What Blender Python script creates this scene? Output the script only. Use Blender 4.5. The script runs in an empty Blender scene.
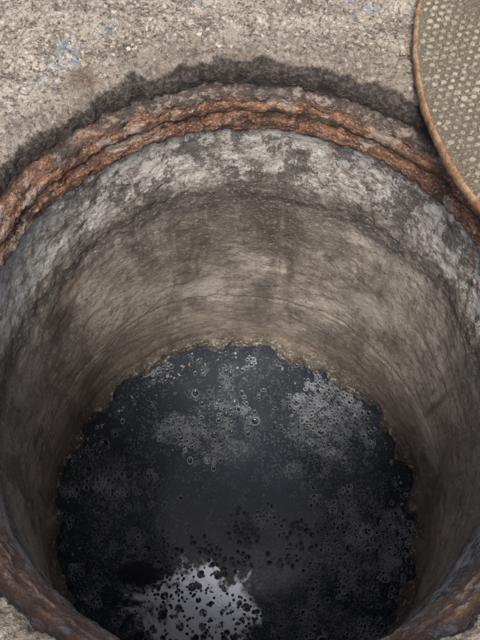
import bpy, math, random
import numpy as np
from mathutils import noise, Vector
random.seed(4); rng=np.random.default_rng(7)
C0=(0.015,0.3425)      # axis of the manhole opening
CW=(-0.018,0.19)       # axis at water level
ZW=-1.60
# ---------- helpers ----------
class NT:
    def __init__(s,name):
        s.m=bpy.data.materials.new(name); s.m.use_nodes=True
        s.t=s.m.node_tree; s.t.nodes.clear()
        s.out=s.n('ShaderNodeOutputMaterial'); s.b=s.n('ShaderNodeBsdfPrincipled')
        s.t.links.new(s.b.outputs[0],s.out.inputs[0])
        s.tc=s.n('ShaderNodeTexCoord').outputs['Object']
    def n(s,t): return s.t.nodes.new(t)
    def put(s,inp,v):
        if isinstance(v,bpy.types.NodeSocket): s.t.links.new(v,inp)
        elif v is not None:
            if isinstance(v,tuple) and len(v)==3 and inp.type=='RGBA': v=v+(1,)
            inp.default_value=v
    def noise(s,scale,detail=4,rough=.6,vec=None,dist=0):
        n=s.n('ShaderNodeTexNoise'); s.put(n.inputs['Vector'],vec or s.tc)
        n.inputs['Scale'].default_value=scale;n.inputs['Detail'].default_value=detail
        n.inputs['Roughness'].default_value=rough;n.inputs['Distortion'].default_value=dist
        return n.outputs['Fac']
    def vor(s,scale,vec=None,feat='F1',out='Distance',rnd=1):
        n=s.n('ShaderNodeTexVoronoi'); n.feature=feat; s.put(n.inputs['Vector'],vec or s.tc)
        n.inputs['Scale'].default_value=scale; n.inputs['Randomness'].default_value=rnd
        return n.outputs[out]
    def scl(s,v,off=(0,0,0)):
        n=s.n('ShaderNodeMapping'); s.put(n.inputs['Vector'],s.tc); n.inputs['Scale'].default_value=v
        n.inputs['Location'].default_value=off; return n.outputs[0]
    def ramp(s,f,a,b,lo=0.,hi=1.):
        n=s.n('ShaderNodeMapRange'); n.interpolation_type='SMOOTHSTEP'; s.put(n.inputs[0],f)
        for i,v in enumerate((a,b,lo,hi)): n.inputs[i+1].default_value=v
        return n.outputs[0]
    def mix(s,f,a,b,mode='MIX'):
        n=s.n('ShaderNodeMix'); n.data_type='RGBA'; n.blend_type=mode
        s.put(n.inputs[0],f); s.put(n.inputs[6],a); s.put(n.inputs[7],b); return n.outputs[2]
    def math(s,op,a,b=0.):
        n=s.n('ShaderNodeMath'); n.operation=op; s.put(n.inputs[0],a); s.put(n.inputs[1],b); return n.outputs[0]
    def mul(s,a,b): return s.math('MULTIPLY',a,b)
    def add(s,a,b): return s.math('ADD',a,b)
    def xyz(s):
        n=s.n('ShaderNodeSeparateXYZ'); s.put(n.inputs[0],s.tc); return n.outputs
    def dist(s,p):
        n=s.n('ShaderNodeVectorMath'); n.operation='DISTANCE'; s.put(n.inputs[0],s.tc); n.inputs[1].default_value=p
        return n.outputs['Value']
    def bump(s,h,st,d,prev=None):
        n=s.n('ShaderNodeBump'); n.inputs['Strength'].default_value=st;n.inputs['Distance'].default_value=d
        s.put(n.inputs['Height'],h)
        if prev: s.put(n.inputs['Normal'],prev)
        return n.outputs[0]
    def fin(s,col,rough,nrm=None,spec=.3,metal=None):
        s.put(s.b.inputs['Base Color'],col); s.put(s.b.inputs['Roughness'],rough)
        s.put(s.b.inputs['Specular IOR Level'],spec)
        if nrm: s.put(s.b.inputs['Normal'],nrm)
        if metal is not None: s.put(s.b.inputs['Metallic'],metal)
        return s.m
def mesh(name,verts,faces,mat,smooth=True):
    me=bpy.data.meshes.new(name); me.from_pydata([tuple(v) for v in verts],[],[tuple(f) for f in faces]); me.update()
    o=bpy.data.objects.new(name,me); bpy.context.collection.objects.link(o)
    if mat: me.materials.append(mat)
    if smooth: me.polygons.foreach_set('use_smooth',[True]*len(me.polygons))
    return o
def grid_faces(nr,n,flip=False):
    i=np.arange(nr-1)[:,None]; j=np.arange(n)[None,:]; k=(j+1)%n
    f=np.stack([i*n+j,i*n+k,(i+1)*n+k,(i+1)*n+j],-1).reshape(-1,4)
    return (f[:,::-1] if flip else f).tolist()
def fb(x,y,z,o=4): return noise.fractal(Vector((x,y,z)),.9,2.1,o)   # about -1..1
def gh(X,Y,r):
    k=min(1,max(.35,(r-.497)/.07))
    return (.012*fb(X*4,Y*4,1.3,3)+.0085*fb(X*20,Y*20,5,4))*k+.0042*fb(X*75,Y*75,9,2)-.012*max(0,min(1,1-(r-.497)/.030))**.8

# ---------- GROUND ----------
m=NT('dirty_concrete')
big=m.noise(3.5,3); med=m.noise(20,5,.72); fine=m.noise(120,4,.8); grit=m.vor(160)
col=m.mix(m.ramp(big,.35,.68),(.34,.285,.225),(.49,.435,.36))
col=m.mix(m.ramp(med,.44,.62,0,.85),col,(.19,.157,.125))
col=m.mix(m.ramp(fine,.53,.66,0,.9),col,(.66,.62,.55))
col=m.mix(m.ramp(fine,.485,.37,0,.92),col,(.075,.06,.047))
x=m.xyz(); cv=m.n('ShaderNodeCombineXYZ'); m.put(cv.inputs[0],x[0]); m.put(cv.inputs[1],x[1])
dn=m.n('ShaderNodeVectorMath'); dn.operation='DISTANCE'; m.put(dn.inputs[0],cv.outputs[0]); dn.inputs[1].default_value=(C0[0],C0[1],0)
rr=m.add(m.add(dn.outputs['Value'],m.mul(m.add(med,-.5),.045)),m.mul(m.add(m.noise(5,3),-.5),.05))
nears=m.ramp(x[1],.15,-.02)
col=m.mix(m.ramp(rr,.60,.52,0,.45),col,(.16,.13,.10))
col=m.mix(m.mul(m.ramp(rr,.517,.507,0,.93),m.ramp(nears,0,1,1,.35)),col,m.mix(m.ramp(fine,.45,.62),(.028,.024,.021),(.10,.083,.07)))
col=m.mix(m.mul(m.ramp(m.dist((-.275,.81,0)),.04,.01),m.ramp(fine,.45,.52,.2,.8)),col,(.13,.075,.05))
pm=None
for p,r in (((.225,.985,0),.05),((-.31,.86,0),.05),((-.24,.92,0),.035),((-.08,.98,0),.03),((-.34,.80,0),.03)):
    q=m.ramp(m.dist(p),r,r*.3); pm=q if pm is None else m.math('MAXIMUM',pm,q)
pm=m.mul(pm,m.ramp(m.noise(80,3,.8),.55,.60))
col=m.mix(m.mul(pm,.7),col,(.14,.27,.45))
hh=m.add(m.mul(med,.7),m.add(m.mul(fine,.9),m.mul(grit,.25)))
M_ground=m.fin(col,.9,m.bump(hh,1.,.010),.25)
N=1300
rs=np.concatenate([np.linspace(.497,.60,40),np.linspace(.603,1.05,130),[1.2,1.6,2.4,4,8,20,60,200,600]])
th=np.linspace(0,2*math.pi,N,endpoint=False)
V=[]
for i,r in enumerate(rs):
    for t in th:
        c,s=math.cos(t),math.sin(t); X=C0[0]+r*c; Y=C0[1]+r*s
        if r<1.3:
            e=.010*fb(c*5,s*5,2,4)
            h=gh(X,Y,r+e)
            g=max(0,min(1,.4+1.6*fb(c*3,s*3,8,3)))
            h+= - .009*g*math.exp(-((r-.580+e*2)/.008)**2)
            f=max(0,min(1,(1.2-r)/.3)); h*=f
            if i<3:
                e2=.007*fb(c*25,s*25,2,3)-.001; kk=1-i/3; X+=c*(e*.8+e2)*kk; Y+=s*(e*.8+e2)*kk; h-=.003*kk
        else: h=0
        V.append((X,Y,h))
i0=[(C0[0]+(v[0]-C0[0])*1.004,C0[1]+(v[1]-C0[1])*1.004,v[2]-.03) for v in V[:N]]
mesh('ground',i0+V,grid_faces(len(rs)+1,N,False),M_ground)

# ---------- GRAVEL ----------
import bmesh
bm=bmesh.new(); bmesh.ops.create_icosphere(bm,subdivisions=1,radius=1); bv=np.array([v.co[:] for v in bm.verts]); bf=np.array([[v.index for v in f.verts] for f in bm.faces]); bm.free()
def stone(X,Y,h,s,GV,GF,flat=.75):
    q=bv*(s*(.7+.6*rng.random(3)))*(1+.25*rng.standard_normal((len(bv),1)))
    a=rng.random()*6.3; R=np.array([[math.cos(a),-math.sin(a),0],[math.sin(a),math.cos(a),0],[0,0,flat]])
    GF.append(bf+len(GV)*len(bv)); GV.append(q@R.T+np.array([X,Y,h]))
GV=[];GF=[]
for i in range(12000):
    r=.525+.55*rng.random()**1.1; t=rng.random()*2*math.pi
    X=C0[0]+r*math.cos(t);Y=C0[1]+r*math.sin(t)
    if fb(X*5,Y*5,7,2)<-.15+.5*(rng.random()-.5): continue
    s=.0009+.0045*rng.random()**5
    stone(X,Y,gh(X,Y,r)+s*.1,s,GV,GF)
m=NT('gravel_stone'); rnd=m.vor(70,out='Color'); sp=m.n('ShaderNodeSeparateColor'); m.put(sp.inputs[0],rnd)
col=m.mix(sp.outputs[0],(.18,.15,.115),(.46,.41,.35)); col=m.mix(m.ramp(sp.outputs[1],.9,.94,0,.4),col,(.26,.15,.10))
M_stone=m.fin(col,.9,m.bump(m.noise(300,2),.5,.002))
mesh('gravel',np.vstack(GV),np.vstack(GF).tolist(),M_stone,False)

# ---------- IRON FRAME ----------
m=NT('rusty_cast_iron'); X3=m.xyz(); z=X3[2]
n1=m.noise(9,4,.65); n2=m.noise(45,5,.78,m.scl((1,1,1.8))); n3=m.noise(190,3,.7)
col=m.mix(m.ramp(n1,.38,.62),(.22,.105,.060),(.40,.205,.12))
col=m.mix(m.ramp(n2,.50,.57,0,.85),col,(.085,.048,.036))
col=m.mix(m.ramp(n3,.54,.66,0,.85),col,(.56,.39,.29))
col=m.mix(m.ramp(m.noise(13,4,.75,m.scl((1,1,1),(3,1,2))),.53,.59,0,.8),col,(.42,.34,.28))
col=m.mix(m.ramp(m.noise(11,4,.78,m.scl((1,1,1),(7,4,2))),.555,.60,0,.8),col,(.06,.045,.038))
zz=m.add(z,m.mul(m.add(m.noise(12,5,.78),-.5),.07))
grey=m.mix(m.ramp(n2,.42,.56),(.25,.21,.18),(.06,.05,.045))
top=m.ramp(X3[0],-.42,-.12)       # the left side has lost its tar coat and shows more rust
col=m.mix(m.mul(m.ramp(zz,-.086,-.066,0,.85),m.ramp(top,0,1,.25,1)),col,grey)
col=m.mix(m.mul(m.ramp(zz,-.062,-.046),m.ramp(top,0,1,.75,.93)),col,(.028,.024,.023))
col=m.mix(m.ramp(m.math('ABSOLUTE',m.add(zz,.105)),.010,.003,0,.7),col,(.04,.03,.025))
nears=m.ramp(X3[1],.2,-.02)
col=m.mix(m.mul(nears,m.ramp(n1,.62,.40,.45,.9)),col,m.mix(m.ramp(n2,.44,.56),(.56,.43,.32),(.44,.23,.125)))
hh=m.add(m.mul(m.ramp(n2,.40,.60),.5),m.mul(n3,.7))
M_iron=m.fin(col,.85,m.bump(hh,1.,.006),.3)
prof=[(.535,-.16),(.535,-.030),(.512,-.024),(.503,-.022),(.5,-.030),(.4985,-.052),(.495,-.058),(.486,-.062),(.483,-.068),(.482,-.085),(.4785,-.09),(.4775,-.105),(.481,-.109),(.480,-.128),(.4765,-.133),(.4755,-.152),(.479,-.160),(.50,-.17)]
P=[]
for a,b in zip(prof[:-1],prof[1:]):
    L=math.dist(a,b); kk=max(1,int(L/.0030))
    for q in range(kk): P.append((a[0]+(b[0]-a[0])*q/kk,a[1]+(b[1]-a[1])*q/kk))
P.append(prof[-1])
N=1200; V=[]
for (r,zv) in P:
    for t in np.linspace(0,2*math.pi,N,endpoint=False):
        c,s=math.cos(t),math.sin(t)
        fl=fb(c*15,s*15,zv*26,3)
        d=.0030*fb(c*7,s*7,zv*12,3)+.0028*max(-1,min(1,fl*7))*.6+.0010*fb(c*45,s*45,zv*100,2)   # flaking layers
        r2=r+d+.003*fb(c*2,s*2,0,2); V.append((C0[0]+r2*c,C0[1]+r2*s,zv+.4*d))
mesh('manhole_frame',V,grid_faces(len(P),N,True),M_iron)

# ---------- SHAFT WALL ----------
m=NT('stained_concrete'); X3=m.xyz(); z=X3[2]
n1=m.noise(5,5,.65); n2=m.noise(28,5,.76); n3=m.noise(120,4,.8); big=m.noise(2.3,3,.6)
streak=m.noise(6,4,.65,m.scl((1,1,.25)),.5); streak2=m.noise(26,4,.65,m.scl((1,1,.10)))
col=m.mix(m.ramp(big,.35,.65),(.34,.295,.25),(.50,.445,.385))
col=m.mix(m.ramp(n1,.50,.60,0,.75),col,(.60,.54,.475))
col=m.mix(m.ramp(n2,.49,.37,0,.7),col,(.18,.15,.127))
col=m.mix(m.ramp(streak,.52,.35,0,.8),col,(.13,.11,.092))
col=m.mix(m.mul(m.ramp(m.add(m.dist((-.06,.84,-.55)),m.mul(m.add(n1,-.5),.5)),.38,.10),.6),col,(.10,.088,.078))
col=m.mix(m.ramp(streak2,.55,.7,0,.35),col,(.58,.54,.48))
col=m.mix(m.ramp(streak2,.46,.33,0,.4),col,(.15,.125,.10))
for p,r,cc_ in (((-.39,.63,-.53),.075,(.57,.45,.37)),((-.12,.82,-.97),.085,(.54,.51,.46)),((.57,.38,-1.1),.12,(.72,.68,.62)),((.36,.70,-.8),.08,(.58,.52,.46))):
    col=m.mix(m.mul(m.ramp(m.add(m.dist(p),m.mul(m.add(n2,-.5),.12)),r,r*.55),.65),col,cc_)
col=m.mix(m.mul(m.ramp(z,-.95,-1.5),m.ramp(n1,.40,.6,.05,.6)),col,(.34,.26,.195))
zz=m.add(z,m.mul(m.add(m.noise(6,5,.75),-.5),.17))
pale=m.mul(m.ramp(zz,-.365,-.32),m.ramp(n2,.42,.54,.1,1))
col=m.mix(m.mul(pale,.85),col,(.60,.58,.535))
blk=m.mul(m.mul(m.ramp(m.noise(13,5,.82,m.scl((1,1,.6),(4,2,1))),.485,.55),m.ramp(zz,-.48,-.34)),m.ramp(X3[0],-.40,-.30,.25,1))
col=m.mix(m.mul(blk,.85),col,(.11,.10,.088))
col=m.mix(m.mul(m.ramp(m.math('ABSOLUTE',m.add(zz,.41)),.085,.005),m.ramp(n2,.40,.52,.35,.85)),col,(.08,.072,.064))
rs_=m.mul(m.ramp(m.noise(22,3,.7,m.scl((1,1,.15),(2,0,0))),.56,.66),m.ramp(z,-.36,-.17))
col=m.mix(m.mul(rs_,.6),col,(.28,.15,.09))
zj=m.add(z,m.mul(m.add(n1,-.5),.12))
col=m.mix(m.mul(m.ramp(m.math('ABSOLUTE',m.add(zj,1.06)),.014,.002,0,.6),m.ramp(n2,.4,.5,.1,1)),col,(.13,.11,.09))
for p,r in (((.14,.835,-.98),.045),((.12,.83,-.93),.025),((.46,.42,-1.2),.05),((-.52,.5,-1.2),.04)):
    col=m.mix(m.mul(m.ramp(m.dist(p),r,r*.2),m.ramp(n2,.4,.55,.3,.9)),col,(.24,.10,.05))
zl=m.add(z,m.mul(m.add(n1,-.5),.22))
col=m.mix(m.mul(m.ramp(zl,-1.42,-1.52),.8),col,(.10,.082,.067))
lowp=m.ramp(z,-1.47,-1.56)
col=m.mix(m.mul(lowp,m.ramp(m.noise(34,4,.8),.56,.60)),col,(.66,.62,.55))
col=m.mix(m.ramp(n3,.54,.68,0,.6),col,(.66,.61,.54)); col=m.mix(m.ramp(n3,.46,.34,0,.65),col,(.11,.092,.077))
hh=m.add(m.mul(n2,.5),m.mul(n3,.8))
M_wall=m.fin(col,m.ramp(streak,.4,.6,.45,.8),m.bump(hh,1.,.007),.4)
zs=np.concatenate([np.linspace(-.150,-.46,80),np.linspace(-.465,-1.45,140),np.linspace(-1.455,-1.66,46)])
ZP=[-1.66,-1.58,-1.53,-1.48,-1.08,-1.055,-1.045,-.44,-.415,-.39,-.15]; RP=[.66,.648,.642,.648,.587,.589,.580,.504,.503,.498,.486]
N=1000; V=[]
for zv in zs:
    f=min(1,max(0,(-.2-zv)/1.4)); r=np.interp(zv,ZP,RP)
    cx=C0[0]+(CW[0]-C0[0])*f; cy=C0[1]+(CW[1]-C0[1])*f
    lo=max(0,min(1,(-1.46-zv)/.10)); lo=lo*lo*(3-2*lo); up=1 if zv>-.40 else max(0,1-(-.40-zv)/.06)
    for t in np.linspace(0,2*math.pi,N,endpoint=False):
        c,s=math.cos(t),math.sin(t)
        if (-1.2<zv<-.9 or -.5<zv<-.33):
            r=np.interp(zv+.03*fb(c*1.7,s*1.7,3,2),ZP,RP)
        d=.010*fb(c*2.5,s*2.5,zv*2.5,4)+.0026*fb(c*14,s*14,zv*22,4)+.0014*fb(c*60,s*60,zv*95,2)
        d+=up*(.003*fb(c*20,s*20,zv*30,3))
        if lo>0: d-=lo*(.010+.036*fb(c*3.0,s*3.0,7,2)+.030*fb(c*7,s*7,zv*7,2)+.009*fb(c*24,s*24,zv*34,3))
        r2=r+d; V.append((cx+r2*c,cy+r2*s,zv))
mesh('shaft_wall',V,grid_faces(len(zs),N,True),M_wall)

# ---------- WATER ----------
m=NT('dirty_water')
def ellipse_dist(p,sx,sy):
    mp=m.n('ShaderNodeMapping'); m.put(mp.inputs[0],m.tc); mp.vector_type='POINT'
    mp.inputs['Location'].default_value=(-p[0]/sx,-p[1]/sy,0); mp.inputs['Scale'].default_value=(1/sx,1/sy,0)
    l=m.n('ShaderNodeVectorMath'); l.operation='LENGTH'; m.put(l.inputs[0],mp.outputs[0]); return l.outputs['Value']
wn=m.noise(7,4,.62,dist=.8); w2=m.noise(36,4,.65); w3=m.noise(130,3,.65)
wo=m.mul(m.add(wn,-.5),3.0); w2o=m.mul(m.add(w2,-.5),2.2)
sky_glint=m.ramp(m.add(m.add(ellipse_dist((-.14,-.125),.20,.165),m.mul(wo,.85)),m.mul(w2o,.3)),1.15,.65)  # bright sky reflection painted into the water's colour and metallic value
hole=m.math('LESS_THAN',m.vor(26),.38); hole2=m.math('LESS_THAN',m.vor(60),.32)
sky_glint=m.mul(sky_glint,m.math('SUBTRACT',1.,m.math('MAXIMUM',m.mul(hole,m.ramp(w2,.4,.5)),hole2)))
cl=None
for p,sx,sy in (((-.05,.58),.035,.18),((-.22,.51),.14,.05),((-.03,.44),.09,.05),((.32,.48),.15,.10),((.20,.36),.06,.04),((.42,.12),.10,.26),((-.40,.08),.12,.12),((.12,.02),.24,.07),((-.44,.3),.10,.12),((.0,-.15),.45,.07)):
    q=m.ramp(m.add(m.add(ellipse_dist(p,sx,sy),wo),w2o),1.10,.75); cl=q if cl is None else m.math('MAXIMUM',cl,q)
clump=m.ramp(m.add(w2,m.mul(m.add(w3,-.5),1.3)),.46,.54)
scum=m.mul(cl,m.ramp(clump,0,1,.12,1))
ring=m.math('ABSOLUTE',m.add(m.vor(40),-.34)); ring=m.mul(m.ramp(ring,.06,.02),m.ramp(w2,.46,.56))
ring2=m.math('ABSOLUTE',m.add(m.vor(80),-.30)); ring2=m.mul(m.ramp(ring2,.10,.03),m.ramp(wn,.50,.62))
col=m.mix(m.ramp(m.noise(3,2),.35,.65),(.024,.031,.042),(.042,.052,.067))
dark=m.ramp(m.add(ellipse_dist((-.36,.0),.08,.05),m.mul(w2o,.4)),1.15,.7)
col=m.mix(m.mul(scum,.8),col,(.17,.185,.205))
col=m.mix(m.mul(m.math('MAXIMUM',ring,ring2),.5),col,(.20,.22,.25))
col=m.mix(m.mul(m.ramp(w3,.60,.66),m.ramp(cl,0,1,.25,.7)),col,(.24,.25,.265))
col=m.mix(m.mul(dark,.85),col,(.018,.022,.028))
col=m.mix(sky_glint,col,(.88,.91,.95))  # painted reflection goes over the water colour
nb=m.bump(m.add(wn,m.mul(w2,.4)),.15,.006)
M_water=m.fin(col,m.add(m.mul(sky_glint,.10),.13),nb,.3,m.mul(sky_glint,.45))
th=np.linspace(0,2*math.pi,96,endpoint=False); V=[(CW[0],CW[1],ZW)]+[(CW[0]+.7*math.cos(t),CW[1]+.7*math.sin(t),ZW) for t in th]
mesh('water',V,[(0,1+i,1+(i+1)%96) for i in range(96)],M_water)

# ---------- BUBBLES ----------
na=14; lev=[(1.10,0.0),(1.02,.10),(.92,.14),(.80,.11),(.70,.03)]
U=np.array([(r*math.cos(a),r*math.sin(a),h) for r,h in lev for a in np.linspace(0,2*math.pi,na,endpoint=False)]+[(0,0,.02)])
UF=grid_faces(len(lev),na); top=len(U)-1; b0=(len(lev)-1)*na
UT=[(b0+j,b0+(j+1)%na,top) for j in range(na)]
BV=[];BQ=[];BT=[];k=0;cnt=0
for i in range(36000):
    r=.64*math.sqrt(rng.random()); t=rng.random()*6.2832
    X=CW[0]+r*math.cos(t);Y=CW[1]+r*math.sin(t)
    dens=-.08+1.2*fb(X*4.1,Y*4.1,11,3)+1.0*fb(X*14,Y*14,3,2)
    if X>.1 and Y<.62: dens+=.15
    if Y<.05: dens+=.24
    if ((X+.36)/.08)**2+(Y/.05)**2<1: continue
    if rng.random()>dens: continue
    s=.0015+.0095*rng.random()**2.4+(.010 if rng.random()<.010 else 0)
    sx=1+.25*rng.standard_normal()*.5; sy=2-sx
    BV.append(U*s*np.array([sx,sy,1.2])+np.array([X,Y,ZW-.0002])); BQ+= [[a+k for a in f] for f in UF]; BT+=[[a+k for a in f] for f in UT]; k+=len(U); cnt+=1
    if cnt>6500: break
m=NT('bubble_rim'); M_b=m.fin(m.mix(m.ramp(m.noise(9,3),.35,.65),(.07,.08,.10),(.27,.29,.32)),.25,None,.5)
m=NT('bubble_film'); M_c=m.fin((.025,.031,.040),.08,None,.4)
bo=mesh('foam_bubbles',np.vstack(BV),BQ+BT,M_b); bo.data.materials.append(M_c)
mi=np.zeros(len(bo.data.polygons),dtype=np.int32); mi[len(BQ):]=1; bo.data.polygons.foreach_set('material_index',mi)
GV=[];GF=[]
for i in range(1000):
    if rng.random()<.6:
        t=rng.random()*6.2832; r=.61-.03*abs(rng.standard_normal())+.02*math.sin(5*t)
        X=CW[0]+r*math.cos(t);Y=CW[1]+r*math.sin(t)
    else:
        r=.58*math.sqrt(rng.random()); t=rng.random()*6.2832; X=CW[0]+r*math.cos(t);Y=CW[1]+r*math.sin(t)
        if rng.random()>.1+fb(X*4.1,Y*4.1,11,3): continue
    stone(X,Y,ZW,.0014+.006*rng.random()**5,GV,GF,.4)
m=NT('wet_crumb'); M_cr=m.fin(m.mix(m.ramp(m.noise(20,2),.35,.65),(.12,.10,.085),(.36,.33,.29)),.6,None,.4)
mesh('floating_debris',np.vstack(GV),np.vstack(GF).tolist(),M_cr,False)

# ---------- COVER ----------
cc=(.832,.815); R=.535; zt=.030
m=NT('worn_cover_iron')
n1=m.noise(7,4,.65); n2=m.noise(50,5,.72); n3=m.noise(220,3,.7); z=m.xyz()[2]
col=m.mix(m.ramp(n1,.38,.62),(.27,.225,.155),(.40,.35,.26))
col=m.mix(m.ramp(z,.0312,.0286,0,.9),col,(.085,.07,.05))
col=m.mix(m.ramp(n2,.46,.62,0,.6),col,(.17,.14,.095))
col=m.mix(m.ramp(n2,.45,.36,0,.4),col,(.38,.34,.265))
col=m.mix(m.ramp(n3,.54,.7,0,.6),col,(.50,.455,.36)); col=m.mix(m.ramp(n3,.45,.33,0,.6),col,(.12,.10,.075))
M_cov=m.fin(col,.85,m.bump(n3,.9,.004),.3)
m=NT('rusty_cover_rim'); n2=m.noise(40,5,.7); n3=m.noise(200,3,.7)
col=m.mix(m.ramp(n2,.4,.6),(.24,.12,.055),(.34,.225,.135)); col=m.mix(m.ramp(n3,.5,.65,0,.7),col,(.13,.08,.05))
M_rim=m.fin(col,.85,m.bump(n3,.8,.003),.3)
N=720; P=[(.0,-.012+zt-.012),(R-.02,zt-.024),(R-.004,zt-.022),(R,zt-.017),(R+.0005,zt-.004),(R-.002,zt),(R-.004,zt+.0008),(R-.0055,zt+.0006),(R-.007,zt-.002)]
V=[]
for r,zv in P:
    for t in np.linspace(0,2*math.pi,N,endpoint=False):
        c,s=math.cos(t),math.sin(t); d=.0012*fb(c*14,s*14,zv*20,3)+.0018*fb(c*70,s*70,zv*50,2); rr_=r+(d if r>.1 else 0); V.append((rr_*c,rr_*s,zv+d*.5))
rim=mesh('rim',V,grid_faces(len(P),N,False),M_rim)
V=[(0,0,zt-.0025)]+[((R-.0055)*math.cos(t),(R-.0055)*math.sin(t),zt-.0025) for t in np.linspace(0,2*math.pi,N,endpoint=False)]
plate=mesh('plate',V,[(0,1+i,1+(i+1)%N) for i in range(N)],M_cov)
SV=[];SF=[];k=0;p=.0160
ang=math.radians(12); ca,sa=math.cos(ang),math.sin(ang)
shape=[(1,.0),(.5,.87),(-.5,.87),(-1,0),(-.5,-.87),(.5,-.87)]
slots=[(0,.40),(0,-.40)]
for i in range(-44,45):
    for j in range(-50,51):
        X=(i+.5*(j%2))*p; Y=j*p*.80
        if math.hypot(X,Y)>R-.014: continue
        if any(abs(X-a)<.035 and abs(Y-b)<.018 for a,b in slots): continue
        wear=.85+.6*fb(X*9,Y*9,4,3)
        w=p*.43*(1+.12*rng.standard_normal()); h=.0042*max(.35,wear)*(.8+.4*rng.random()); jx,jy=.0009*rng.standard_normal(2)
        base=[(w*a,w*b*.85,0) for a,b in shape]+[(w*.60*a+jx,w*.5*b+jy,h) for a,b in shape]
        for a,b,c_ in base:
            x_=X+a;y_=Y+b; SV.append((x_*ca-y_*sa,x_*sa+y_*ca,zt-.0026+c_))
        for q in range(6): SF.append([k+q,k+(q+1)%6,k+6+(q+1)%6,k+6+q])
        SF.append([k+6+q for q in range(6)]); k+=12
studs=mesh('tread_studs',SV,SF,M_cov,True)
SV=[];SF=[];k=0
for a,b in slots:
    o=[(a+.026*math.cos(t),b+.009*math.sin(t)) for t in np.linspace(0,2*math.pi,24,endpoint=False)]
    SV+=[(x_*ca-y_*sa,x_*sa+y_*ca,zt+.001) for x_,y_ in o]; SV+=[((x_*.8)*ca-(b+(y_-b)*.6)*sa,(x_*.8)*sa+(b+(y_-b)*.6)*ca,zt-.0015) for x_,y_ in o]
    SF+=[[k+q,k+(q+1)%24,k+24+(q+1)%24,k+24+q] for q in range(24)]+[[k+24+q for q in range(24)]]; k+=48
slot=mesh('lifting_slots',SV,SF,M_rim)
cov=bpy.data.objects.new('manhole_cover',None); bpy.context.collection.objects.link(cov); cov.location=(cc[0],cc[1],.004)
for o in (rim,plate,studs,slot): o.parent=cov

# ---------- LIGHT ----------
el,azv=math.radians(66),(-.10,-1)
w=bpy.data.worlds.new('World'); bpy.context.scene.world=w; w.use_nodes=True
nt=w.node_tree; sky=nt.nodes.new('ShaderNodeTexSky'); sky.sky_type='NISHITA'; sky.sun_disc=False
az=math.atan2(azv[0],azv[1]); sky.sun_elevation=el; sky.sun_rotation=az; sky.dust_density=4; sky.air_density=1
bg=nt.nodes['Background']; nt.links.new(sky.outputs[0],bg.inputs[0]); bg.inputs[1].default_value=.15
sd=bpy.data.lights.new('sun','SUN'); sd.energy=4.2; sd.angle=math.radians(22); sd.color=(1,.95,.88)
so=bpy.data.objects.new('sun',sd); bpy.context.collection.objects.link(so)
L=Vector((math.sin(az)*math.cos(el),math.cos(az)*math.cos(el),math.sin(el)))
so.rotation_euler=(-L).to_track_quat('-Z','Y').to_euler()
sc=bpy.context.scene; sc.view_settings.view_transform='Standard'; sc.view_settings.look='None'; sc.view_settings.exposure=0
# ---------- CAMERA ----------
cd=bpy.data.cameras.new('camera'); co=bpy.data.objects.new('camera',cd); bpy.context.collection.objects.link(co)
cd.sensor_fit='VERTICAL'; cd.sensor_height=36; cd.lens=39.4; cd.clip_start=.02; cd.clip_end=2000
co.location=(0,0,1); co.rotation_euler=(math.radians(20),0,0); sc.camera=co
